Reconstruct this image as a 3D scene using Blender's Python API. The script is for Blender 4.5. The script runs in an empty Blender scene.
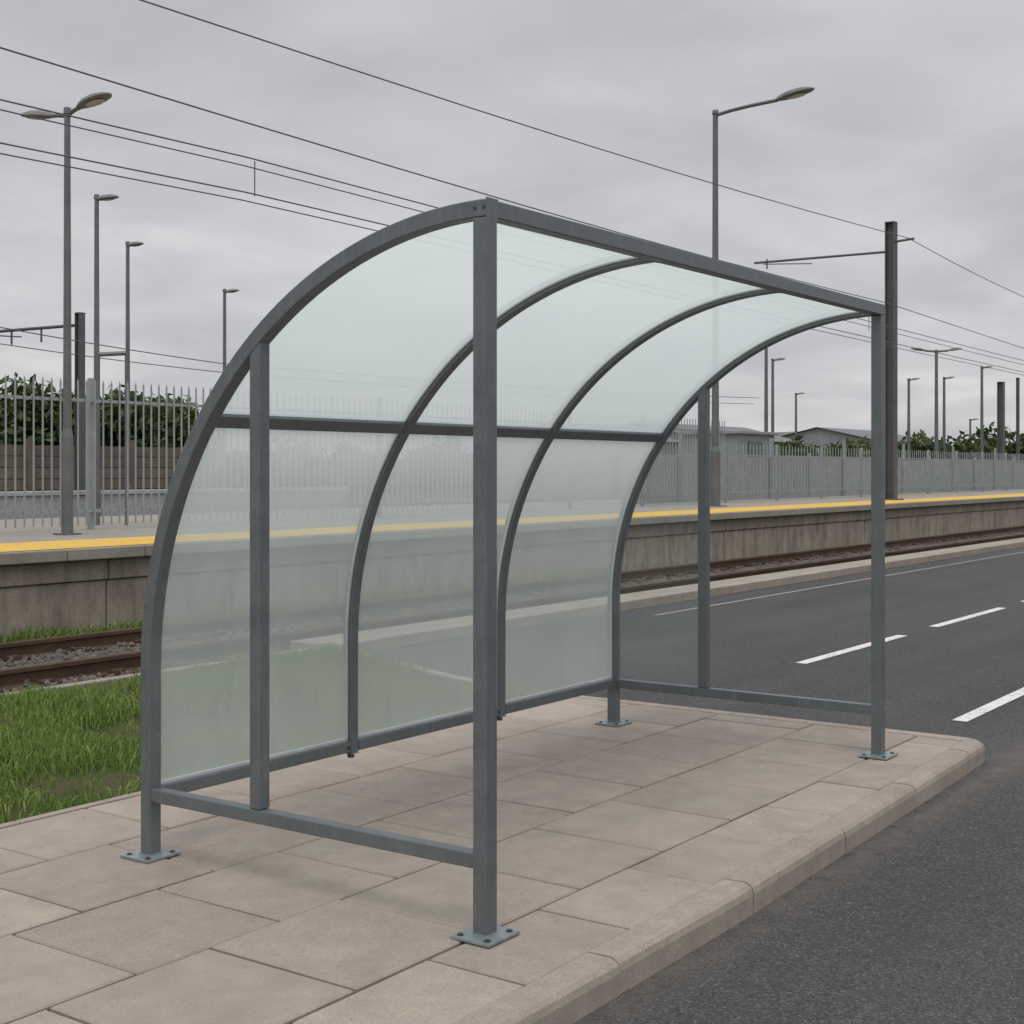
import bpy, math, random
import numpy as np
from mathutils import Vector, Matrix, noise
random.seed(7); np.random.seed(7)
R=random.random
def U(a,b): return a+(b-a)*random.random()
scene=bpy.context.scene

# ---------------------------------------------------------------- materials
def newmat(name):
    m=bpy.data.materials.new(name); m.use_nodes=True
    nt=m.node_tree; nt.nodes.clear()
    out=nt.nodes.new('ShaderNodeOutputMaterial')
    return m,nt,out
def N(nt,t,**kw):
    n=nt.nodes.new(t)
    for k,v in kw.items():
        if k in n.inputs: n.inputs[k].default_value=v
        else: setattr(n,k,v)
    return n
def L(nt,a,b): nt.links.new(a,b)
def noise_n(nt,co,scale,detail=4,rough=.55,dist=0):
    n=N(nt,'ShaderNodeTexNoise'); n.inputs['Scale'].default_value=scale; n.inputs['Detail'].default_value=detail
    n.inputs['Roughness'].default_value=rough; n.inputs['Distortion'].default_value=dist
    L(nt,co,n.inputs['Vector']); return n.outputs['Fac']
def ramp(nt,fac,stops):
    r=N(nt,'ShaderNodeValToRGB'); e=r.color_ramp.elements
    while len(e)<len(stops): e.new(.5)
    for i,(p,c) in enumerate(stops):
        e[i].position=p; e[i].color=(c[0],c[1],c[2],1) if hasattr(c,'__len__') else (c,c,c,1)
    L(nt,fac,r.inputs['Fac']); return r.outputs['Color']
def mix(nt,fac,a,b,mode='MIX'):
    m=N(nt,'ShaderNodeMix'); m.data_type='RGBA'; m.blend_type=mode
    for s,v in ((0,fac),(6,a),(7,b)):
        if isinstance(v,bpy.types.NodeSocket): L(nt,v,m.inputs[s])
        else: m.inputs[s].default_value = v if s==0 else (v[0],v[1],v[2],1)
    return m.outputs[2]
def math_n(nt,op,a,b=0.0,clamp=False):
    m=N(nt,'ShaderNodeMath'); m.operation=op; m.use_clamp=clamp
    for i,v in enumerate((a,b)):
        if isinstance(v,bpy.types.NodeSocket): L(nt,v,m.inputs[i])
        else: m.inputs[i].default_value=v
    return m.outputs[0]
def coords(nt):
    return N(nt,'ShaderNodeTexCoord').outputs['Object']
def mapping(nt,co,scale):
    m=N(nt,'ShaderNodeMapping'); m.inputs['Scale'].default_value=scale; L(nt,co,m.inputs['Vector']); return m.outputs[0]
def bsdf(nt,out,col,rough=.8,metal=0,bump=None,bs=.3,bd=.01,spec=.4):
    b=N(nt,'ShaderNodeBsdfPrincipled')
    for nm,v in (('Base Color',col),('Roughness',rough),('Metallic',metal),('Specular IOR Level',spec)):
        if isinstance(v,bpy.types.NodeSocket): L(nt,v,b.inputs[nm])
        else: b.inputs[nm].default_value=(v[0],v[1],v[2],1) if hasattr(v,'__len__') else v
    if bump is not None:
        bn=N(nt,'ShaderNodeBump'); bn.inputs['Strength'].default_value=bs; bn.inputs['Distance'].default_value=bd
        L(nt,bump,bn.inputs['Height']); L(nt,bn.outputs[0],b.inputs['Normal'])
    L(nt,b.outputs[0],out.inputs['Surface']); return b
def stone(name,c1,c2,s_big=1.2,s_fine=160,rough=.85,island=.0,bs=.3,stain=None,bd=.004):
    m,nt,out=newmat(name); co=coords(nt)
    big=noise_n(nt,co,s_big,6,.6,.3); fine=noise_n(nt,co,s_fine,3,.7); mid=noise_n(nt,co,s_big*9,5,.65)
    col=mix(nt,ramp(nt,big,[(.3,0),(.7,1)]),c1,c2)
    col=mix(nt,.6,col,ramp(nt,fine,[(.3,.4),(.7,1.0)]),'MULTIPLY') 
    col=mix(nt,.4,col,ramp(nt,mid,[(.3,.5),(.7,1.0)]),'MULTIPLY')
    if island:
        g=N(nt,'ShaderNodeNewGeometry').outputs['Random Per Island']
        col=mix(nt,island,col,ramp(nt,g,[(0,.55),(1,1.0)]),'MULTIPLY')
    if stain: col=stain(nt,co,col)
    bsdf(nt,out,col,rough,0,math_n(nt,'ADD',fine,math_n(nt,'MULTIPLY',mid,.7)),bs,bd,.3)
    return m

M={}
def stain_slab(nt,co,col):
    s=noise_n(nt,co,1.6,7,.7,.6)
    col=mix(nt,ramp(nt,s,[(.50,0),(.78,.42)]),col,(.17,.145,.125))
    sp=noise_n(nt,co,38,4,.6)
    return mix(nt,ramp(nt,sp,[(.66,0),(.72,.5)]),col,(.10,.09,.08))
M['slab']=stone('paving_slab',(.49,.413,.345),(.565,.482,.41),.7,170,.85,.40,.35,stain_slab)
M['joint']=stone('joint_sand',(.025,.021,.018),(.05,.042,.036))
M['kerb']=stone('kerb_stone',(.44,.372,.305),(.54,.465,.39),1.4,150,.85,.25,.4,stain_slab)
M['verge']=stone('verge_concrete',(.38,.33,.27),(.48,.43,.36),.8,60,.9)
M['rust']=stone('rusty_rail',(.09,.052,.032),(.15,.09,.055),3,120,.7)
M['sleeper']=stone('sleeper_wood',(.10,.08,.06),(.16,.13,.10),3,60,.9)
M['ballast_bed']=stone('ballast_bed',(.13,.105,.085),(.19,.16,.13),.7,14,.95,0,1.0,bd=.04)
M['stone_bits']=stone('ballast_stone',(.17,.15,.13),(.26,.23,.20),2,60,.9,.7)
def stain_shade_wall(nt,co,col):
    st=noise_n(nt,mapping(nt,co,(2.2,2.2,.5)),2.2,6,.65,.5)
    col=mix(nt,ramp(nt,st,[(.45,0),(.72,.65)]),col,(.08,.07,.05))
    z=N(nt,'ShaderNodeSeparateXYZ'); L(nt,co,z.inputs[0])
    g=math_n(nt,'MULTIPLY',math_n(nt,'SUBTRACT',z.outputs[2],.34),1.9,True)  # coping shadow painted into the wall colour, darker towards the top
    return mix(nt,g,col,(.11,.095,.08))
M['wall']=stone('platform_concrete',(.43,.375,.30),(.53,.465,.38),.8,50,.9,.25,.4,stain_shade_wall)
M['coping']=stone('coping_concrete',(.34,.31,.26),(.46,.42,.36),1,70,.85,.15)
M['platform']=stone('platform_top',(.36,.33,.28),(.44,.41,.36),.5,60)
M['yellow']=stone('yellow_tactile',(.90,.56,.10),(.95,.63,.14),1.5,60,.8)
M['hoard']=stone('grey_hoarding',(.37,.40,.41),(.46,.48,.49),.4,20,.7,.25)
M['timber']=stone('timber_boards',(.20,.165,.13),(.30,.25,.20),.8,25,.85,.6)
M['white_wall']=stone('pale_render',(.45,.46,.45),(.55,.56,.55),.6,20)

m,nt,out=newmat('asphalt'); co=coords(nt)
v=N(nt,'ShaderNodeTexVoronoi'); v.inputs['Scale'].default_value=150; L(nt,co,v.inputs['Vector'])
big=noise_n(nt,co,.35,5,.6,.4); fine=noise_n(nt,co,230,2,.7); lane=noise_n(nt,mapping(nt,co,(.08,1.3,1)),1.2,4,.6)
c=mix(nt,ramp(nt,big,[(.3,0),(.7,1)]),(.062,.062,.064),(.094,.093,.094))
vc=N(nt,'ShaderNodeSeparateColor'); L(nt,v.outputs['Color'],vc.inputs[0])
c=mix(nt,ramp(nt,vc.outputs[0],[(.78,0),(.93,.7)]),c,(.22,.215,.21))
c=mix(nt,ramp(nt,vc.outputs[1],[(.5,0),(.85,.7)]),c,(.028,.028,.03))
c=mix(nt,.65,c,ramp(nt,lane,[(.3,.58),(.7,1.0)]),'MULTIPLY')
sx=N(nt,'ShaderNodeSeparateXYZ'); L(nt,co,sx.inputs[0])
dk=math_n(nt,'ABSOLUTE',math_n(nt,'ADD',sx.outputs[1],.45)); gut=math_n(nt,'SUBTRACT',1.0,math_n(nt,'MULTIPLY',dk,5.5),True)
gut=math_n(nt,'MULTIPLY',gut,ramp(nt,noise_n(nt,co,9,6,.7,.4),[(.35,.15),(.65,.85)]))
c=mix(nt,gut,c,(.15,.13,.105))
bsdf(nt,out,c,.82,0,math_n(nt,'ADD',v.outputs['Distance'],fine),.55,.006,.35); M['asphalt']=m
m,nt,out=newmat('road_paint'); co=coords(nt)
w=noise_n(nt,co,28,6,.75); w2=noise_n(nt,co,5,4,.6)
c=mix(nt,ramp(nt,w,[(.54,0),(.66,.9)]),(.72,.71,.68),(.12,.12,.12))
c=mix(nt,ramp(nt,w2,[(.45,0),(.75,.4)]),c,(.35,.34,.32))
bsdf(nt,out,c,.7,0,w,.2,.003); M['paint']=m
m,nt,out=newmat('faded_edge_paint'); co=coords(nt)
w=noise_n(nt,co,18,6,.75)
c=mix(nt,ramp(nt,w,[(.42,.2),(.62,.95)]),(.40,.35,.27),(.12,.12,.115))
bsdf(nt,out,c,.8); M['ypaint']=m
m,nt,out=newmat('grass_ground'); co=coords(nt)
a=noise_n(nt,co,1.1,6,.65,.5); b=noise_n(nt,co,30,4,.7)
c=mix(nt,ramp(nt,a,[(.38,0),(.62,1)]),(.12,.10,.055),(.065,.105,.03))
c=mix(nt,.6,c,ramp(nt,b,[(.3,.4),(.7,1)]),'MULTIPLY')
bsdf(nt,out,c,.95,0,b,.8,.03,.1); M['grassg']=m
def leafmat(name,stops,trans=.35):
    m,nt,out=newmat(name)
    g=N(nt,'ShaderNodeNewGeometry').outputs['Random Per Island']
    c=ramp(nt,g,stops)
    d=N(nt,'ShaderNodeBsdfDiffuse'); t=N(nt,'ShaderNodeBsdfTranslucent'); L(nt,c,d.inputs[0]); L(nt,c,t.inputs[0])
    gl=N(nt,'ShaderNodeBsdfGlossy'); gl.inputs['Roughness'].default_value=.5; gl.inputs[0].default_value=(.8,.8,.8,1)
    ms=N(nt,'ShaderNodeMixShader'); ms.inputs[0].default_value=trans
    L(nt,d.outputs[0],ms.inputs[1]); L(nt,t.outputs[0],ms.inputs[2])
    m2=N(nt,'ShaderNodeMixShader'); m2.inputs[0].default_value=.03
    L(nt,ms.outputs[0],m2.inputs[1]); L(nt,gl.outputs[0],m2.inputs[2]); L(nt,m2.outputs[0],out.inputs[0]); return m
M['blade']=leafmat('grass_blade',[(0,(.08,.14,.025)),(.5,(.17,.28,.05)),(.85,(.26,.37,.09)),(1,(.42,.38,.18))])
M['leaf']=leafmat('leaf',[(0,(.035,.055,.018)),(.6,(.075,.115,.035)),(1,(.13,.17,.06))],.25)
m,nt,out=newmat('painted_grey_steel'); co=coords(nt)
a=noise_n(nt,co,7,6,.7,.4); b=noise_n(nt,co,130,3,.6); st=noise_n(nt,mapping(nt,co,(30,30,2)),1.6,4,.6)
c=mix(nt,ramp(nt,a,[(.3,0),(.7,1)]),(.132,.152,.162),(.186,.208,.217))
c=mix(nt,ramp(nt,st,[(.5,0),(.8,.35)]),c,(.26,.285,.29))
c=mix(nt,.35,c,ramp(nt,b,[(.35,.55),(.65,1)]),'MULTIPLY')
r=ramp(nt,a,[(.3,.36),(.7,.54)])
bsdf(nt,out,c,r,.3,b,.12,.002,.5); M['steel']=m
m,nt,out=newmat('galvanised_plate'); co=coords(nt)
a=noise_n(nt,co,25,5,.7)
c=mix(nt,ramp(nt,a,[(.3,0),(.7,1)]),(.22,.26,.27),(.35,.39,.40))
bsdf(nt,out,c,.5,.5,a,.15,.002); M['galv']=m
def plain(name,col,rough=.6,metal=0):
    m,nt,out=newmat(name); co=coords(nt); a=noise_n(nt,co,4,5,.6)
    c=mix(nt,.5,col,ramp(nt,a,[(.3,.6),(.7,1.1)]),'MULTIPLY'); bsdf(nt,out,c,rough,metal); M[name]=m
plain('lamp_grey',(.18,.19,.195),.5,.4); plain('lamp_head',(.20,.20,.20),.5); plain('dark_mast',(.13,.135,.14),.6,.3)
plain('wire',(.14,.14,.145),.6); plain('fence_grey',(.38,.41,.42),.5,.3); plain('lamp_lens',(.55,.56,.56),.3)
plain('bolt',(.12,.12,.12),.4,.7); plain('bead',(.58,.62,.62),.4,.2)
def glass(name,base,up,low_g,var):
    m,nt,out=newmat(name); co=coords(nt)
    a=noise_n(nt,co,1.1,4,.55,.4); s=noise_n(nt,mapping(nt,co,(3,3,1.2)),2,5,.6,.5); f=noise_n(nt,co,260,2,.6)
    z=N(nt,'ShaderNodeSeparateXYZ'); L(nt,co,z.inputs[0])
    low=math_n(nt,'MULTIPLY',math_n(nt,'SUBTRACT',.75,z.outputs[2]),low_g,True)
    hi=math_n(nt,'MULTIPLY',math_n(nt,'MULTIPLY',math_n(nt,'SUBTRACT',z.outputs[2],1.1),2.2,True),up)
    k=math_n(nt,'MULTIPLY',math_n(nt,'SUBTRACT',a,.5),var)
    k=math_n(nt,'ADD',k,math_n(nt,'MULTIPLY',math_n(nt,'SUBTRACT',s,.5),var*.6))
    k=math_n(nt,'ADD',k,math_n(nt,'MULTIPLY',math_n(nt,'SUBTRACT',f,.5),var*.5))
    k=math_n(nt,'ADD',k,hi)
    k=math_n(nt,'ADD',math_n(nt,'ADD',k,base,False),low,True)
    t=N(nt,'ShaderNodeBsdfTransparent'); t.inputs[0].default_value=(.93,.975,.965,1)
    d=N(nt,'ShaderNodeBsdfDiffuse'); d.inputs[0].default_value=(.64,.71,.70,1)
    tl=N(nt,'ShaderNodeBsdfTranslucent'); tl.inputs[0].default_value=(.78,.855,.84,1)
    ms=N(nt,'ShaderNodeMixShader'); ms.inputs[0].default_value=.72
    L(nt,d.outputs[0],ms.inputs[1]); L(nt,tl.outputs[0],ms.inputs[2])
    m2=N(nt,'ShaderNodeMixShader'); L(nt,k,m2.inputs[0]); L(nt,t.outputs[0],m2.inputs[1]); L(nt,ms.outputs[0],m2.inputs[2])
    g=N(nt,'ShaderNodeBsdfGlossy'); g.inputs['Roughness'].default_value=.28; g.inputs[0].default_value=(.9,.9,.9,1)
    fr=N(nt,'ShaderNodeFresnel'); fr.inputs[0].default_value=1.3
    m3=N(nt,'ShaderNodeMixShader'); L(nt,math_n(nt,'MULTIPLY',fr.outputs[0],.45),m3.inputs[0]); L(nt,m2.outputs[0],m3.inputs[1]); L(nt,g.outputs[0],m3.inputs[2])
    L(nt,m3.outputs[0],out.inputs[0]); M[name]=m
glass('frosted_glazing',.55,.31,.22,.20); glass('clear_glazing',.07,.0,.0,.04)

# ---------------------------------------------------------------- mesh builder
class MB:
    def __init__(s): s.v=[];s.f=[];s.m=[]
    def add(s,vs,fs,mat=0):
        o=len(s.v); s.v+= [tuple(p) for p in vs]; s.f+=[tuple(i+o for i in f) for f in fs]; s.m+=[mat]*len(fs)
    def box(s,x0,x1,y0,y1,z0,z1,mat=0,rot=None):
        vs=[(x,y,z) for x in(x0,x1) for y in(y0,y1) for z in(z0,z1)]
        if rot:
            c=Vector(((x0+x1)/2,(y0+y1)/2,(z0+z1)/2)); vs=[c+rot@(Vector(p)-c) for p in vs]
        s.add(vs,[(0,1,3,2),(4,6,7,5),(0,4,5,1),(2,3,7,6),(0,2,6,4),(1,5,7,3)],mat)
    def cyl(s,p0,p1,r0,r1,n=12,mat=0,cap=True):
        p0=Vector(p0);p1=Vector(p1);d=(p1-p0).normalized()
        a=d.orthogonal().normalized();b=d.cross(a)
        vs=[]
        for p,r in((p0,r0),(p1,r1)):
            for i in range(n):
                t=2*math.pi*i/n; vs.append(p+(a*math.cos(t)+b*math.sin(t))*r)
        fs=[(i,(i+1)%n,n+(i+1)%n,n+i) for i in range(n)]
        if cap: fs+=[tuple(range(n))[::-1],tuple(range(n,2*n))]
        s.add(vs,fs,mat)
    def tube(s,pts,r,n=8,mat=0):
        pts=[Vector(p) for p in pts]; rings=[]
        for i,p in enumerate(pts):
            d=(pts[min(i+1,len(pts)-1)]-pts[max(i-1,0)]).normalized()
            up=Vector((0,0,1)) if abs(d.z)<.9 else Vector((.3,.95,0))
            a=d.cross(up).normalized();b=d.cross(a)
            rr=r[i] if hasattr(r,'__len__') else r
            rings+= [p+(a*math.cos(2*math.pi*k/n)+b*math.sin(2*math.pi*k/n))*rr for k in range(n)]
        fs=[]
        for i in range(len(pts)-1):
            for k in range(n):
                fs.append((i*n+k,i*n+(k+1)%n,(i+1)*n+(k+1)%n,(i+1)*n+k))
        fs+=[tuple(range(n))[::-1],tuple(range((len(pts)-1)*n,len(pts)*n))]
        s.add(rings,fs,mat)
    def obj(s,name,mats,parent=None,bevel=0,smooth=False):
        me=bpy.data.meshes.new(name); me.from_pydata(s.v,[],s.f)
        for mm in mats: me.materials.append(M[mm])
        me.polygons.foreach_set('material_index',s.m)
        if smooth: me.polygons.foreach_set('use_smooth',[True]*len(s.f))
        me.update()
        o=bpy.data.objects.new(name,me); scene.collection.objects.link(o)
        if parent: o.parent=parent
        if bevel:
            b=o.modifiers.new('bevel','BEVEL'); b.width=bevel; b.segments=2; b.limit_method='ANGLE'; b.angle_limit=math.radians(40)
        return o
def empty(name):
    e=bpy.data.objects.new(name,None); scene.collection.objects.link(e); e.empty_display_size=.2; return e
def sheet(name,x0,x1,y0,y1,z,mat,nx=1,ny=1,amp=0):
    b=MB(); vs=[];fs=[]
    for i in range(nx+1):
        for j in range(ny+1):
            x=x0+(x1-x0)*i/nx;y=y0+(y1-y0)*j/ny
            vs.append((x,y,z+(amp*noise.noise(Vector((x*1.7,y*1.7,0))) if 0<i<nx and 0<j<ny else 0)))
    for i in range(nx):
        for j in range(ny):
            a=i*(ny+1)+j; fs.append((a,a+ny+1,a+ny+2,a+1))
    b.add(vs,fs); return b.obj(name,[mat],smooth=amp>0)

# ---------------------------------------------------------------- ground, road
sheet('ground',-700,900,-800,800,-.16,'grassg')
sheet('road',-60,420,-7.0,5.32,-.10,'asphalt')
b=MB()
def strip(x0,x1,y0,y1,z,mat=0):
    b.add([(x0,y0,z),(x1,y0,z),(x1,y1,z),(x0,y1,z)],[(0,1,2,3)],mat)
for x0 in [6.95+3.2*i for i in range(0,32)]: strip(x0,x0+2.32,1.95,2.05,-.096)
strip(5.12,200,.105,.20,-.096)
strip(9.5,200,4.74,4.81,-.096,1)
b.obj('road_markings',['paint','ypaint'])
b=MB(); 
for i in range(-30,80): b.box(i+.003,i+.997,-7.14,-7.0,-.16,0,0)
b.obj('kerb',['kerb'],bevel=.012)
sheet('grass_verge',-60,420,-60,-7.14,-.01,'grassg')

# ---------------------------------------------------------------- pavement slabs
def ky(x): return -.45+.11*max(0,min(1,(x-.8)/3.2))
b=MB()
rows=[(-.335,.03),(.03,.63),(.63,1.23),(1.23,1.83),(1.83,2.38)]
XE=4.0
for ri,(y0,y1) in enumerate(rows):
    x=-10.0+(-.31 if ri%2 else 0)-.11
    while x<XE-.02:
        x1=min(x+.58,XE)
        if XE-x1<.12: x1=XE
        g=.0065; e=.006; dz=U(-.002,.002); t=[dz+U(-.0012,.0012) for _ in range(4)]
        X0,X1,Y0,Y1=x+g,x1-g,y0+g,y1-g
        c=[(X0,Y0),(X1,Y0),(X1,Y1),(X0,Y1)]; ci=[(X0+e,Y0+e),(X1-e,Y0+e),(X1-e,Y1-e),(X0+e,Y1-e)]
        if ri==0:
            c[0]=(X0,ky(X0)+.119); c[1]=(X1,ky(X1)+.119); ci[0]=(X0+e,c[0][1]+e); ci[1]=(X1-e,c[1][1]+e)
        vs=[(p[0],p[1],-.05) for p in c]+[(c[i][0],c[i][1],t[i]-.005) for i in range(4)]+[(ci[i][0],ci[i][1],t[i]) for i in range(4)]
        fs=[(8,9,10,11)]+[(4+i,4+(i+1)%4,8+(i+1)%4,8+i) for i in range(4)]+[(i,(i+1)%4,4+(i+1)%4,4+i) for i in range(4)]
        b.add(vs,fs,0); x=x1
b.box(-10,.8,-.36,2.40,-.12,-.014,1); b.box(.8,XE+.06,-.28,2.40,-.12,-.0142,1)
b.obj('pavement',['slab','joint'])
def arc(cx,cy,r,a0,a1,n): return [(cx+r*math.cos(math.radians(a0+(a1-a0)*i/n)),cy+r*math.sin(math.radians(a0+(a1-a0)*i/n))) for i in range(n+1)]
path=[(-10+.2*i,ky(-10+.2*i)) for i in range(0,80) if -10+.2*i<3.9]+arc(3.98,-.20,.14,-90,0,8)+[(4.12,-.02+.2*i) for i in range(12)]
bez=[(4.12,2.45),(4.2,3.3),(4.7,4.3),(5.1,5.30)]
def bz(t): 
    p=[Vector((q[0],q[1])) for q in bez]; 
    return tuple(p[0]*(1-t)**3+p[1]*3*t*(1-t)**2+p[2]*3*t*t*(1-t)+p[3]*t**3)
path+=[bz(i/14) for i in range(0,15)]
def sweep_kerb(path,name):
    P=[Vector(p) for p in path]; d=[0]
    for i in range(1,len(P)): d.append(d[-1]+(P[i]-P[i-1]).length)
    def at(s):
        s=max(0,min(d[-1]-1e-6,s))
        for i in range(1,len(d)):
            if d[i]>=s: 
                t=(s-d[i-1])/max(1e-9,d[i]-d[i-1]); return P[i-1].lerp(P[i],t)
    def nor(s):
        t=(at(s+.03)-at(s-.03)).normalized(); return Vector((-t.y,t.x))
    prof=[(0.0,-.14),(0.0,-.035),(.006,-.014),(.020,-.002),(.035,.003),(.112,.002),(.116,-.004),(.116,-.14)]
    b=MB(); s=0
    while s<d[-1]-.05:
        e=min(s+.915,d[-1]); n=12; vs=[];fs=[]; j=U(-.002,.002); jz=U(-.002,.002)
        for i in range(n+1):
            q=s+.0035+(e-s-.007)*i/n; p=at(q); nn=nor(q)
            vs+=[(p.x+nn.x*(o+j),p.y+nn.y*(o+j),z+jz) for o,z in prof]
        k=len(prof)
        for i in range(n):
            for c in range(k-1): fs.append((i*k+c,(i+1)*k+c,(i+1)*k+c+1,i*k+c+1))
        fs+=[tuple(range(k)),tuple(range(n*k,(n+1)*k))[::-1]]
        b.add(vs,fs); s=e
    b.obj(name,['kerb'])
sweep_kerb(path,'kerb')
b=MB(); edge=[(4.02,2.43)]+[(bz(i/14)[0]-.10,bz(i/14)[1]) for i in range(1,15)]
nx=70; vs=[];fs=[]
ny=14
for j in range(ny+1):
    y=2.43+(5.22-2.43)*j/ny
    xe=np.interp(y,[q[1] for q in edge],[q[0] for q in edge])
    for i in range(nx+1):
        x=-40+(xe+40)*(i/nx)**.45
        h=-.025+.05*noise.noise(Vector((x*.9,y*.9,3)))*(1 if 0<j<ny and i<nx else 0)
        vs.append((x,y,h))
for j in range(ny):
    for i in range(nx):
        a=j*(nx+1)+i; fs.append((a,a+1,a+nx+2,a+nx+1))
b.add(vs,fs); b.obj('grass_verge',['grassg'],smooth=True)
b=MB()
for i in range(-11,4):
    b.box(i*.915+.02,i*.915+.93,2.385,2.43,-.1,.004,0)
b.box(3.685,4.0,2.385,2.43,-.1,.002,0)
b.obj('pavement_edging',['kerb'],bevel=.004)
def blades(name,N_,xr,yr,hmin,hmax,w,zb=-.02,dens=True,mat='blade'):
    V=[];F=[];k=0
    while k<N_:
        x=U(*xr);y=U(*yr)
        nz=noise.noise(Vector((x*1.3,y*1.3,1.7)))+.5*noise.noise(Vector((x*5,y*5,4)))
        if dens and R()>max(.12,min(1,.55+1.7*nz)): k+=.4; continue
        if y>2.4 and y<5.3 and x>np.interp(y,[q[1] for q in edge],[q[0] for q in edge]): continue
        h=U(hmin,hmax)*(1+.9*max(-.5,nz)); a=U(0,6.283); l=h*abs(random.gauss(0,.6)); la=U(0,6.283)
        dx,dy=math.cos(a)*w/2,math.sin(a)*w/2; lx,ly=math.cos(la)*l,math.sin(la)*l
        o=len(V)
        V+=[(x-dx,y-dy,zb),(x+dx,y+dy,zb),(x+lx*.4+dx*.8,y+ly*.4+dy*.8,zb+h*.6),(x+lx*.4-dx*.8,y+ly*.4-dy*.8,zb+h*.6),(x+lx,y+ly,zb+h*(1-.3*min(1,l/h)))]
        F+=[(o,o+1,o+2,o+3),(o+3,o+2,o+4)]; k+=1
    b=MB(); b.v=V;b.f=F;b.m=[0]*len(F); b.obj(name,[mat])
blades('grass',46000,(-1.2,5.1),(2.42,5.25),.035,.085,.007)
blades('weeds',6000,(1,14),(7.9,8.25),.03,.14,.012,-.1,True)

# ---------------------------------------------------------------- far kerb strip, track
b=MB(); 
x=5.12
while x<160:
    b.box(x+.003,x+.912,5.32,5.50,-.16,.0,0); x+=.915
b.box(5.12,160,5.5,5.86,-.16,-.008,1)
x=-20
while x<5.1:
    b.box(x+.003,x+.912,5.24,5.32,-.16,.01,1); x+=.915
b.obj('kerb',['kerb','verge'],bevel=.01)
def bump_sheet():
    b=MB(); xs=list(np.arange(-12,20,.12))+list(np.arange(20,160,.8)); ys=np.arange(5.3,8.36,.1)
    vs=[];fs=[];n=len(ys)
    for x in xs:
        for y in ys:
            z=-.125+.03*noise.noise(Vector((x*3,y*3,0)))+.02*noise.noise(Vector((x*9,y*9,0)))+.06*math.exp(-((y-6.75)/.5)**2)*.5
            vs.append((x,y,z))
    for i in range(len(xs)-1):
        for j in range(n-1):
            a=i*n+j; fs.append((a,a+n,a+n+1,a+1))
    b.add(vs,fs); b.obj('ballast_bed',['ballast_bed'])
bump_sheet()
import bmesh
bm=bmesh.new(); bmesh.ops.create_icosphere(bm,subdivisions=1,radius=1); ico=[v.co.copy() for v in bm.verts]; icf=[tuple(v.index for v in f.verts) for f in bm.faces]; bm.free()
b=MB()
for k in range(11000):
    x=U(0,13) if k<9000 else U(13,32); y=U(5.32,8.2)
    if x>5.1 and y<5.9: continue
    s=U(.014,.036); q=Matrix.Rotation(U(0,6.28),3,Vector((U(-1,1),U(-1,1),U(-1,1))).normalized())
    sc=Vector((1,U(.6,1),U(.5,.9)))
    c=Vector((x,y,-.105+U(-.01,.02)))
    b.add([c+q@Vector((p.x*sc.x,p.y*sc.y,p.z*sc.z))*s*U(.8,1.2) for p in ico],icf)
b.obj('ballast',['stone_bits'])
tr=empty('railway_track')
b=MB()
prof=[(-.07,0),(.07,0),(.07,.012),(.012,.03),(.012,.10),(.034,.112),(.034,.140),(.028,.146),(-.028,.146),(-.034,.140),(-.034,.112),(-.012,.10),(-.012,.03),(-.07,.012)]
for yc in(6.12,7.44):
    xs=[-40,0,40,200]; vs=[(x,yc+p[0],-.115+p[1]) for x in xs for p in prof]; k=len(prof); fs=[]
    for i in range(len(xs)-1):
        for c in range(k): fs.append((i*k+c,i*k+(c+1)%k,(i+1)*k+(c+1)%k,(i+1)*k+c))
    b.add(vs,fs)
    x=-5
    while x<30:
        b.box(x-.06,x+.06,yc-.12,yc-.05,-.115,-.07); b.box(x-.06,x+.06,yc+.05,yc+.12,-.115,-.07); x+=.65
b.obj('rails',['rust'],tr)
b=MB(); x=-5
while x<60:
    b.box(x-.12,x+.12,5.9,7.85,-.2,-.112); x+=.65
b.obj('sleepers',['sleeper'],tr,bevel=.01)

# ---------------------------------------------------------------- platform
pf=empty('railway_platform')
b=MB(); x=-14.3; i=0
while x<140:
    w=1.62
    b.box(x+.008,x+w-.008,8.30,8.45,-.2,.40,0); b.box(x+.006,x+w-.006,8.27,8.45,.408,.60,0)
    x+=w
b.obj('retaining_wall',['wall'],pf,bevel=.012)
b=MB(); x=-14.3
while x<140:
    b.box(x+.004,x+.896,8.17,8.60,.61,.72,0); x+=.9
b.obj('coping',['coping'],pf,bevel=.012)
b=MB(); b.box(-15,140,8.44,8.5,-.2,.69,0); b.box(-15,140,8.60,15.45,-.2,.72,0); b.obj('deck',['platform'],pf)
b=MB(); b.add([(-15,8.26,.7245),(140,8.26,.7245),(140,9.5,.7245),(-15,9.5,.7245)],[(0,1,2,3)]); b.obj('yellow_safety_line',['yellow'],pf)

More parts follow.
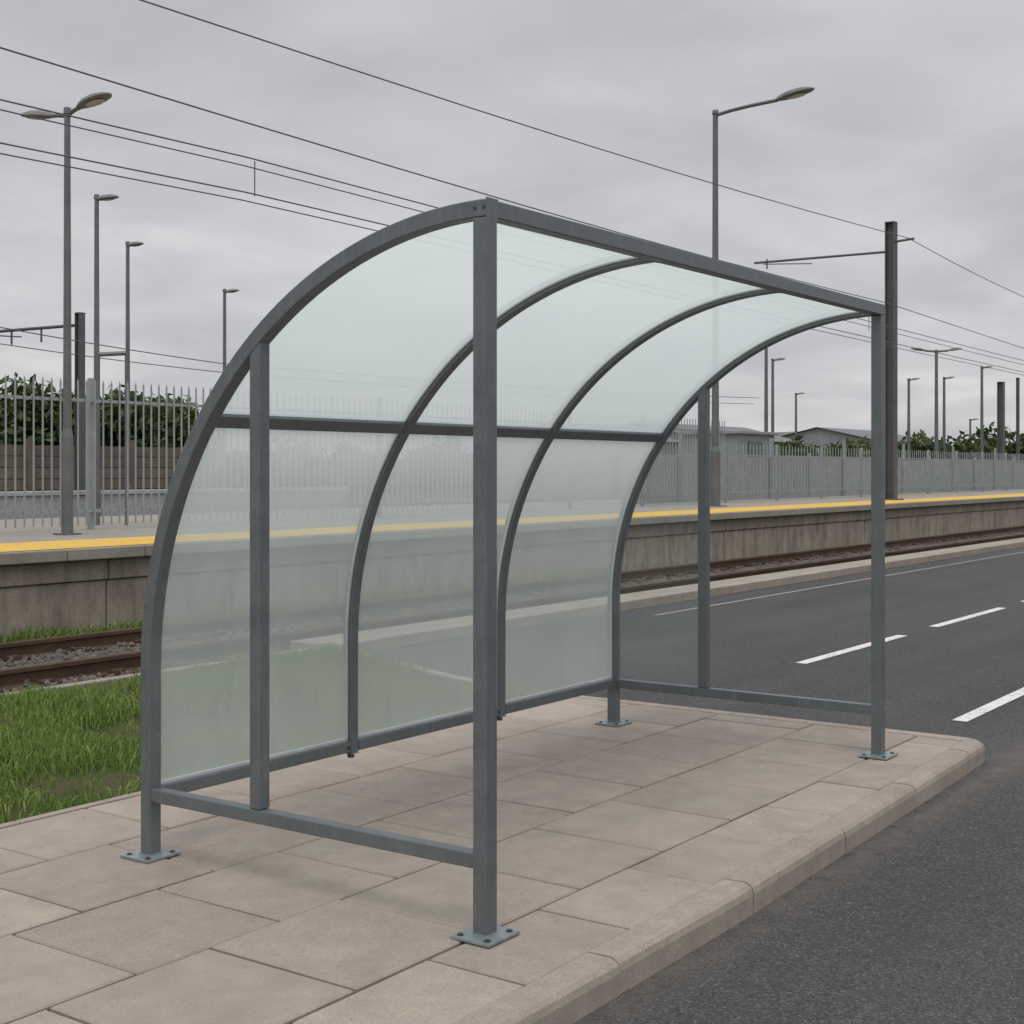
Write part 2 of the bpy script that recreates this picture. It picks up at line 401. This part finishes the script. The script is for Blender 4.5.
def railing(b,x0,x1,yf,h,s,step,zb=.78):
    x=x0
    while x<x1:
        vs=[(x-s,yf-.008,zb),(x+s,yf-.008,zb),(x+s,yf+.008,zb),(x-s,yf+.008,zb),(x-s,yf-.008,h),(x+s,yf-.008,h),(x+s,yf+.008,h),(x-s,yf+.008,h),(x,yf,h+.04)]
        b.add(vs,[(0,1,5,4),(1,2,6,5),(2,3,7,6),(3,0,4,7),(4,5,8),(5,6,8),(6,7,8),(7,4,8)])
        x+=step
    for z in(.95,h-.22): b.box(x0,x1,yf+.012,yf+.045,z-.018,z+.018)
    x=x0
    while x<x1: b.box(x-.03,x+.03,yf+.047,yf+.107,.72,h+.06); x+=2.7
b=MB(); railing(b,-6,24.6,11.5,2.52,.008,.125); b.obj('metal_railing_fence',['fence_grey'])
b=MB(); railing(b,24.7,80,11.5,2.0,.009,.18); b.obj('metal_railing_fence',['fence_grey'])
b=MB(); x=22.0; i=0
while x<95:
    h=1.78+[0,.03,-.02,.02,.0][i%5]
    b.box(x+.012,x+2.388,12.6,12.68,.5,h); b.box(x-.04,x+.04,12.52,12.59,.5,2.25 if i%2 else 1.9)
    x+=2.4; i+=1
b.obj('screen_wall',['hoard'],bevel=.008)

b=MB(); z=0
while z<1.9:
    b.box(3,17.6,20,20.04+.01*((z*7)%2),z,z+.2,0); z+=.215
for x in np.arange(3,18,2.4): b.box(x-.07,x+.07,19.9,19.99,0,2.05,0)
b.obj('timber_boundary_fence',['timber'])
b=MB(); b.box(-4,17,15.9,16.1,0,1.05,0); b.box(-4,17,15.86,16.14,1.05,1.12,0); b.obj('low_wall',['white_wall'],bevel=.01)
cab=empty('equipment_cabin')
b=MB(); b.box(29.0,31.2,13.4,15.0,0,2.38,0); b.obj('walls',['hoard'],cab,bevel=.01)
b=MB(); b.box(28.9,31.3,13.3,15.1,2.382,2.46,0); b.obj('roof',['hoard'],cab,bevel=.01)
b=MB(); b.box(29.6,30.4,13.36,13.4,.75,2.2,0); b.obj('door',['lamp_grey'],cab)
def shed(x0,x1,y0,y1,he,hr):
    wh=empty('industrial_shed'); b=MB(); x=x0; k=0
    while x<x1-.01:
        b.add([(x,y0,0),(x+.25,y0-.06,0),(x+.5,y0,0),(x,y0,he),(x+.25,y0-.06,he),(x+.5,y0,he)],[(0,1,4,3),(1,2,5,4)]); x+=.5
    ym=(y0+y1)/2
    b.add([(x0,y0,0),(x0,y1,0),(x0,y1,he),(x0,ym,hr),(x0,y0,he),(x1,y0,0),(x1,y1,0),(x1,y1,he),(x1,ym,hr),(x1,y0,he)],[(0,1,2,3,4),(5,6,7,8,9),(1,6,7,2)])
    b.obj('walls',['hoard'],wh)
    b=MB(); b.add([(x0-.2,y0-.3,he-.02),(x1+.2,y0-.3,he-.02),(x1+.2,ym,hr+.04),(x0-.2,ym,hr+.04),(x1+.2,y1+.3,he-.02),(x0-.2,y1+.3,he-.02)],[(0,1,2,3),(3,2,4,5)]); b.obj('roof',['lamp_grey'],wh)
    b=MB(); x=x0+1.5
    while x<x1-3: b.box(x,x+2.4,y0-.14,y0-.08,0,he*.75); b.box(x+2.8,x+3.9,y0-.14,y0-.08,he*.5,he*.75); x+=5
    b.obj('doors_and_windows',['dark_mast'],wh)
shed(66,80,34,42,3.2,4.2); shed(85,97,31,39,3.4,4.3); shed(52,60,32,38,2.9,3.6)

# ---------------------------------------------------------------- foliage masses
def foliage(name,blobs,n,size,mat='leaf'):
    V=[];F=[]
    wts=np.array([q[3]**2 for q in blobs]); wts/=wts.sum()
    idx=np.random.choice(len(blobs),n,p=wts)
    for i in idx:
        cx,cy,cz,r=blobs[i]
        d=Vector((random.gauss(0,1),random.gauss(0,1),random.gauss(0,1))).normalized()
        rr=r*(.45+.6*R())*(1+.25*noise.noise(Vector((d.x*2+cx,d.y*2+cy,d.z*2))))
        c=Vector((cx,cy,cz))+Vector((d.x*rr,d.y*rr,d.z*rr*.8))
        if c.z<-.1: continue
        q=Matrix.Rotation(U(0,6.28),3,Vector((U(-1,1),U(-1,1),U(-1,1))).normalized()); s=size*U(.6,1.3)
        o=len(V)
        V+=[c+q@Vector(p)*s for p in((-1,0,0),(0,-.5,0),(1,0,.1),(0,.5,0))]; F.append((o,o+1,o+2,o+3))
    b=MB(); b.v=[tuple(p) for p in V]; b.f=F; b.m=[0]*len(F); return b.obj(name,[mat])
bl=[]
for i in range(90):
    t=i/89; x=-2+20.5*t; y=22.6-.6*t+U(-1,1)*.5; h=3.12+.45*noise.noise(Vector((i*.31,0,0)))+.25*noise.noise(Vector((i*.9,3,0)))
    r=U(.45,.75); bl.append((x,y,h-r*.8,r)); bl.append((x+.15,y,h-.95,.85)); bl.append((x+.1,y,h-1.7,.9))
foliage('hedgerow',bl,60000,.11)
bl=[]
for i in range(50):
    t=i/49; x=62+24*t; y=27-16*t+U(-1,1)*1.5; h=2.5+1.1*noise.noise(Vector((i*.4,7,0)))+1.8*t
    r=U(1.0,1.7); bl.append((x,y,h-r*.8,r)); bl.append((x,y,.9,1.6)); bl.append((x+.5,y,1.9,1.3))
foliage('hedgerow',bl,36000,.24)
bl=[]
for i in range(50):
    t=i/49; x=60+40*t; y=75-35*t+U(-2,2); h=2.8+1.8*noise.noise(Vector((i*.5,17,0)))
    r=U(1.2,2.2); bl.append((x,y,h-r*.8,r)); bl.append((x,y,1,1.8))
foliage('distant_trees',bl,20000,.4)

m=MB(); vs=[];fs=[]; nx,ny=60,10
for i in range(nx+1):
    for j in range(ny+1):
        x=50+1.6*i; y=30+(j-ny/2)*1.4-(x-50)*.28+2
        s=math.sin(math.pi*j/ny); z=-.15+s*(2.1+.5*noise.noise(Vector((x*.12,y*.12,0))))*min(1,i/12)
        vs.append((x,y,z))
for i in range(nx):
    for j in range(ny):
        a=i*(ny+1)+j; fs.append((a,a+ny+1,a+ny+2,a+1))
m.add(vs,fs); m.obj('embankment',['grassg'],smooth=True)
mm,nt,out=newmat('hill_cover'); co=coords(nt)
a=noise_n(nt,co,.06,6,.65,.5)
c=ramp(nt,a,[(.3,(.10,.11,.08)),(.5,(.18,.17,.13)),(.7,(.12,.13,.095))]); bsdf(nt,out,c,.95); M['hill']=mm
b=MB(); vs=[];fs=[]; n=220
for i in range(n+1):
    a=2*math.pi*i/n
    for j,(rad,k) in enumerate(((215,0),(240,.7),(270,1),(330,.8),(420,0))):
        x=rad*math.cos(a);y=rad*math.sin(a)
        h=(3.0+3.0*noise.noise(Vector((math.cos(a)*3,math.sin(a)*3,0)))+1.2*noise.noise(Vector((math.cos(a)*14,math.sin(a)*14,0))))
        h+=6.0*math.exp(-((a-.40)/.08)**2)
        vs.append((x,y,-.3+k*max(.5,h)))
for i in range(n):
    for j in range(4):
        q=i*5+j; fs.append((q,q+1,q+6,q+5))
b.add(vs,fs); b.obj('hills',['hill'],smooth=True)

# ---------------------------------------------------------------- lamps and masts
def head(b,p,d,l,w,mat=1):
    d=Vector(d).normalized(); s=d.cross(Vector((0,0,1))).normalized(); u=s.cross(d); n=10; P=Vector(p)
    st=[(0,.25,.35),(.12,.55,.7),(.35,.95,1),(.65,1,.95),(.88,.75,.6),(1,.3,.2)]
    vs=[]
    for t,ww,hh in st:
        for k in range(n):
            a=2*math.pi*k/n; zz=math.sin(a); zz=zz if zz>0 else zz*.35
            vs.append(P+d*l*t+s*math.cos(a)*w/2*ww+u*zz*w*.32*hh)
    fs=[(i*n+k,i*n+(k+1)%n,(i+1)*n+(k+1)%n,(i+1)*n+k) for i in range(len(st)-1) for k in range(n)]
    fs+=[tuple(range(n))[::-1],tuple(range(5*n,6*n))]
    b.add(vs,fs,mat)
    c=P+d*l*.55-u*w*.125
    b.add([c+d*l*.25*math.cos(t)+s*w*.33*math.sin(t) for t in [6.283*i/12 for i in range(12)]],[tuple(range(12))],2)
RT=Vector((.579,-.815,0))
def lamp(x,y,z0,z1,r,arms,hl=.5,hw=.2,name='street_lamp'):
    b=MB(); b.cyl((x,y,z0),(x,y,z0+1.1),r*1.35,r*1.35,14); b.cyl((x,y,z0+1.1),(x,y,z0+1.2),r*1.35,r,14,cap=False)
    b.cyl((x,y,z0+1.2),(x,y,z1),r,r*.7,14); b.box(x-r*2.3,x+r*2.3,y-r*2.3,y+r*2.3,z0,z0+.02)
    b.cyl((x,y,z1-.02),(x,y,z1+.05),r*.95,r*.8,12)
    for d,l,rise in arms:
        d=Vector(d).normalized(); p0=Vector((x,y,z1-.05)); p1=p0+d*l+Vector((0,0,rise))
        b.tube([p0,p0+d*l*.25+Vector((0,0,rise*.45)),p0+d*l*.6+Vector((0,0,rise*.8)),p1],r*.5,8)
        dd=Vector((d.x,d.y,.14)); head(b,p1-dd*.04,dd,hl,hw)
    return b.obj(name,['lamp_grey','lamp_head','lamp_lens'],smooth=False)
V_=Vector((0,1,0))
lamp(6.42,10.6,.72,5.48,.048,[(-V_,.22,.07),(V_,.30,.05)],.56,.22)
lamp(10.67,15.52,0,5.75,.05,[(RT,.03,.02)],.36,.2)
lamp(14.2,19.1,0,5.82,.05,[(RT,.02,.02)],.33,.2)
lamp(20.9,23.6,0,5.95,.055,[(RT,.05,.02)],.36,.2)
lamp(21.7,10.3,.72,8.62,.075,[(-V_,1.35,.10)],.8,.34)
lamp(51.9,23,0,6.2,.08,[(RT,.1,.02)],.5,.25)
lamp(75.8,32.5,0,6.1,.09,[(RT,.1,.02)],.5,.25)
lamp(65.1,21.7,0,6.0,.09,[(RT,.1,.02)],.5,.25)
lamp(60.9,18.9,0,7.0,.10,[(RT,.55,.06),(-RT,.55,.06)],.7,.3)
lamp(67.2,18.7,0,6.6,.09,[(RT,.1,.02)],.5,.25)
lamp(68.1,20.9,0,6.2,.09,[(RT,.1,.02)],.5,.25)
lamp(87,25.4,0,4.7,.09,[(RT,.1,.02)],.5,.25)
def mast(x,y,z0,z1,w,arms=(),name='catenary_mast',ins=False):
    b=MB(); h=w/2; t=w*.12
    b.box(x-h,x+h,y-h,y-h+t,z0,z1); b.box(x-h,x+h,y+h-t,y+h,z0,z1); b.box(x-t/2,x+t/2,y-h+t,y+h-t,z0,z1)
    b.box(x-w,x+w,y-w,y+w,z0,z0+.04)
    b.box(x-h-.005,x+h+.005,y-h-.005,y+h+.005,z1,z1+.02)
    for z,l,sgn in arms:
        b.tube([(x,y+sgn*h,z),(x,y+sgn*(h+l),z+.03)],.03,8)
        if l>1: b.tube([(x,y+sgn*(h+l*.55),z-.12),(x,y+sgn*(h+l*.93),z-.02)],.014,6); b.tube([(x,y+sgn*(h+l*.9),z-.15),(x,y+sgn*(h+l*.9),z+.1)],.02,6)
        if ins:
            for q in(.35,.65,.95):
                yy=y+sgn*(h+l*q); b.tube([(x,yy,z),(x,yy,z-.25)],.02,6)
    return b.obj(name,['dark_mast'])
mast(29.4,9.5,.72,7.44,.235,[(6.75,3.5,1),(6.98,.45,-1)])
mast(12.4,18.2,0,4.25,.13,[(4.05,3.0,1)],ins=True)
mast(52.4,13.5,0,4.9,.24)
mast(58,14.4,0,5.4,.12)
b=MB(); b.cyl((44.4,19.8,0),(44.4,19.8,6.0),.09,.06,12); b.cyl((44.4,19.8,6.0),(44.4,19.8,6.1),.03,.02,8); b.obj('mast',['lamp_grey'])
b=MB(); b.tube([(8.4,12.6,.72),(8.4,12.6,3.0)],.035,8); b.tube([(8.4,12.6,2.98),(8.63,12.3,3.0)],.03,8); b.tube([(8.63,12.3,3.0),(8.63,12.3,.72)],.022,8); b.obj('steel_hoop_post',['lamp_grey'])

b=MB()
def wire(y,pts,r=.011):
    P=[]
    for (x0,z0),(x1,z1) in zip(pts[:-1],pts[1:]):
        for k in range(8):
            t=k/8; P.append((x0+(x1-x0)*t,y,z0+(z1-z0)*t-.12*math.sin(math.pi*t)*min(1,abs(x1-x0)/25)))
    P.append((pts[-1][0],y,pts[-1][1])); b.tube(P,r,6)
wire(8.9,[(-14,5.9),(6.03,6.31),(28.9,6.95),(38.7,6.55),(60,5.95)],.009)
wire(7.6,[(-14,5.1),(3.5,4.96),(24,4.84),(60,4.4)],.008)
wire(7.6,[(-14,4.62),(6.3,4.56),(60,4.3)],.0075); wire(7.7,[(-14,4.60),(6.3,4.50),(60,4.2)],.0065)
wire(7.6,[(-14,4.2),(6.3,4.21),(60,4.05)],.0075); wire(7.7,[(-14,4.12),(6.3,4.15),(60,4.0)],.0065)
for x in(-2,6.4,14.8,23): b.tube([(x,7.6,4.54),(x,7.6,4.19)],.007,6)
wire(18,[(-10,4.4),(10.6,3.85),(15.6,3.55),(40,3.9)],.010); wire(18.2,[(-10,4.1),(10.6,3.6),(15.6,3.4),(40,3.7)],.009)
b.obj('overhead_wires',['wire'])

# ---------------------------------------------------------------- shelter
sh=empty('bus_shelter')
LX=3.345; RC=1.56; ZC=.70; W=.055; h=W/2
xs=[0,LX/3,2*LX/3,LX]
def archpts(z0,yend,n=44):
    P=[(RC,z0,1,0),(RC,ZC,1,0)]
    tmax=math.acos(max(0,yend)/RC) if yend>0 else math.pi/2
    for i in range(1,n+1):
        t=tmax*i/n; P.append((RC*math.cos(t),ZC+RC*math.sin(t),math.cos(t),math.sin(t)))
    if yend<0: P.append((yend,ZC+RC,0,1))
    return P
b=MB()
for k,x in enumerate(xs):
    z0={0:.010,3:.010}.get(k,.205); ye={0:-h}.get(k,h-.001)
    w=W if k in(0,3) else .048
    P=archpts(z0,ye); vs=[];fs=[]
    for y,z,ny,nz in P:
        for sx,sn in((-1,-1),(1,-1),(1,1),(-1,1)): vs.append((x+sx*w/2,y+sn*ny*w/2,z+sn*nz*w/2))
    for i in range(len(P)-1):
        for c in range(4): fs.append((i*4+c,i*4+(c+1)%4,(i+1)*4+(c+1)%4,(i+1)*4+c))
    fs+=[(0,1,2,3),tuple(len(vs)-4+i for i in(3,2,1,0))]
    b.add(vs,fs)
b.obj('arched_ribs',['steel'],sh,bevel=.004)
b=MB()
ZT=ZC+RC
b.box(-h,h,-h,h,.010,ZT-h-.001); b.box(LX-h,LX+h,-h,h,.010,ZT-h-.001)
for x in(0,LX):
    yu=.985; zt=ZC+math.sqrt(RC**2-yu**2)
    b.box(x-.025,x+.025,yu-.0255,yu+.0255,.262,zt+.005)
b.obj('posts',['steel'],sh,bevel=.004)
b=MB()
b.box(h+.001,LX+h,-h,h,ZT-h,ZT+h)
for x in(0,LX): b.box(x-.024,x+.024,h,RC-h,.212,.2605)
for x0,x1 in zip(xs[:-1],xs[1:]):
    b.box(x0+.026,x1-.026,RC-.0245,RC+.0245,.213,.262)
    t=math.asin((1.635-ZC)/RC); rot=Matrix.Rotation(t,3,'X')
    b.box(x0+.026,x1-.026,RC*math.cos(t)-.02,RC*math.cos(t)+.02,1.635-.026,1.635+.026,0,rot)
b.obj('rails',['steel'],sh,bevel=.004)
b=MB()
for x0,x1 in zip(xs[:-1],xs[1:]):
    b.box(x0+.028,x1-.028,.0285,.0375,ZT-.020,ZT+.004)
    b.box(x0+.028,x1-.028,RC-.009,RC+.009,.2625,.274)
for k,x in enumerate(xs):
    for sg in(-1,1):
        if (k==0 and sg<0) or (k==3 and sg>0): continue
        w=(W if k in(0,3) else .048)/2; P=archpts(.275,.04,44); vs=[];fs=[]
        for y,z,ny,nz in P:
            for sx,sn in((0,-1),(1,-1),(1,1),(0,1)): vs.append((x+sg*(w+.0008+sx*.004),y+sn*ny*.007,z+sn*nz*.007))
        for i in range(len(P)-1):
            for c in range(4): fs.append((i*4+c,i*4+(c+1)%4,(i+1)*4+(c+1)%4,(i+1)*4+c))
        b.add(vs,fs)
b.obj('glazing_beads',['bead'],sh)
def gpanel(x0,x1,name,mat='frosted_glazing'):
    b=MB(); P=[(RC,.268),(RC,.48)]
    for i in range(0,41):
        t=math.radians(88.6)*i/40; P.append((RC*math.cos(t),ZC+RC*math.sin(t)))
    vs=[];fs=[]
    for y,z in P: vs+=[(x0,y,z),(x1,y,z)]
    for i in range(len(P)-1): fs.append((i*2,i*2+1,i*2+3,i*2+2))
    b.add(vs,fs); b.obj(name,[mat],sh,smooth=True)
for i in range(3): gpanel(xs[i]+.022,xs[i+1]-.022,'glazing_panel_%d'%(i+1))
b=MB(); vs=[];fs=[]; n=30
for i in range(n+1):
    y=1.01+(1.53-1.01)*i/n; zt=ZC+math.sqrt(max(0,(RC-.02)**2-y*y)); vs+=[(LX,y,.262),(LX,y,zt)]
for i in range(n): fs.append((i*2,i*2+2,i*2+3,i*2+1))
b.add(vs,fs)
b.obj('gable_glazing',['clear_glazing'],sh)
b=MB()
for x,y in((0,0),(0,RC),(LX,0),(LX,RC)):
    b.box(x-.082,x+.082,y-.075,y+.075,.003,.012,0)
    for sx in(-1,1):
        for sy in(-1,1):
            px,py=x+sx*.058,y+sy*.052
            b.cyl((px,py,.0118),(px,py,.0135),.012,.012,16,1); b.cyl((px,py,.0135),(px,py,.0185),.0085,.008,6,1)
    b.box(x-.031,x+.031,y-.031,y+.031,.0118,.0155,0)
b.obj('base_plates',['galv','bolt'],sh,bevel=.0015)
b=MB()
for x in xs[1:3]:
    b.cyl((x,RC,.206),(x,RC,.185),.016,.016,10)
    b.cyl((x-.04,RC-.0245,.235),(x-.04,RC-.031,.235),.008,.008,8)
for y in(.02,-.015): b.cyl((-h,y,ZT+.002),(-h-.004,y,ZT+.002),.005,.005,8)
b.obj('fixings',['bolt'],sh)

# ---------------------------------------------------------------- world, sun, camera
w=bpy.data.worlds.new('World'); scene.world=w; w.use_nodes=True; nt=w.node_tree; nt.nodes.clear()
out=nt.nodes.new('ShaderNodeOutputWorld'); bg=nt.nodes.new('ShaderNodeBackground'); bg.inputs[1].default_value=.1
sky=nt.nodes.new('ShaderNodeTexSky'); sky.sky_type='NISHITA'; sky.sun_disc=False
SE,SA=62,-150
sky.sun_elevation=math.radians(SE)
tc=nt.nodes.new('ShaderNodeTexCoord'); sp=nt.nodes.new('ShaderNodeSeparateXYZ'); L(nt,tc.outputs['Generated'],sp.inputs[0])
zc=math_n(nt,'MAXIMUM',sp.outputs[2],0.0); den=math_n(nt,'ADD',zc,.16)
cb=nt.nodes.new('ShaderNodeCombineXYZ'); L(nt,math_n(nt,'DIVIDE',sp.outputs[0],den),cb.inputs[0]); L(nt,math_n(nt,'DIVIDE',sp.outputs[1],den),cb.inputs[1])
n1=noise_n(nt,cb.outputs[0],.8,7,.5,.4); n2=noise_n(nt,cb.outputs[0],2.4,5,.5,.5)
nn=math_n(nt,'ADD',math_n(nt,'MULTIPLY',n1,.65),math_n(nt,'MULTIPLY',n2,.35))
cl=ramp(nt,nn,[(.38,(.475,.475,.50)),(.47,(.535,.535,.555)),(.55,(.60,.598,.61)),(.63,(.70,.695,.70))])
zen=math_n(nt,'ADD',10.6,math_n(nt,'MULTIPLY',math_n(nt,'SUBTRACT',zc,.33,True),18.0))
cz=N(nt,'ShaderNodeCombineXYZ')
for i in range(3): L(nt,zen,cz.inputs[i])
cl=mix(nt,1.0,cl,cz.outputs[0],'MULTIPLY')
fin=mix(nt,.95,sky.outputs[0],cl)
L(nt,fin,bg.inputs[0]); L(nt,bg.outputs[0],out.inputs[0])
sd=bpy.data.lights.new('sun','SUN'); sd.energy=.95; sd.angle=math.radians(28); sd.color=(1,.97,.935)
so=bpy.data.objects.new('sun',sd); scene.collection.objects.link(so)
to_sun=Vector((math.cos(math.radians(SE))*math.cos(math.radians(SA)),math.cos(math.radians(SE))*math.sin(math.radians(SA)),math.sin(math.radians(SE))))
so.rotation_euler=to_sun.to_track_quat('Z','Y').to_euler()
sky.sun_rotation=math.atan2(to_sun.x,to_sun.y)
cd=bpy.data.cameras.new('camera'); co_=bpy.data.objects.new('camera',cd); scene.collection.objects.link(co_)
co_.location=(-3.48,-2.574,1.45); co_.rotation_euler=(math.radians(90),0,math.atan2(.579,.8153)-math.pi/2)
cd.sensor_width=36; cd.lens=49.0; cd.shift_y=-.041; cd.clip_end=3000; cd.clip_start=.05
scene.camera=co_
scene.view_settings.view_transform='Standard'; scene.view_settings.look='None'; scene.view_settings.exposure=0
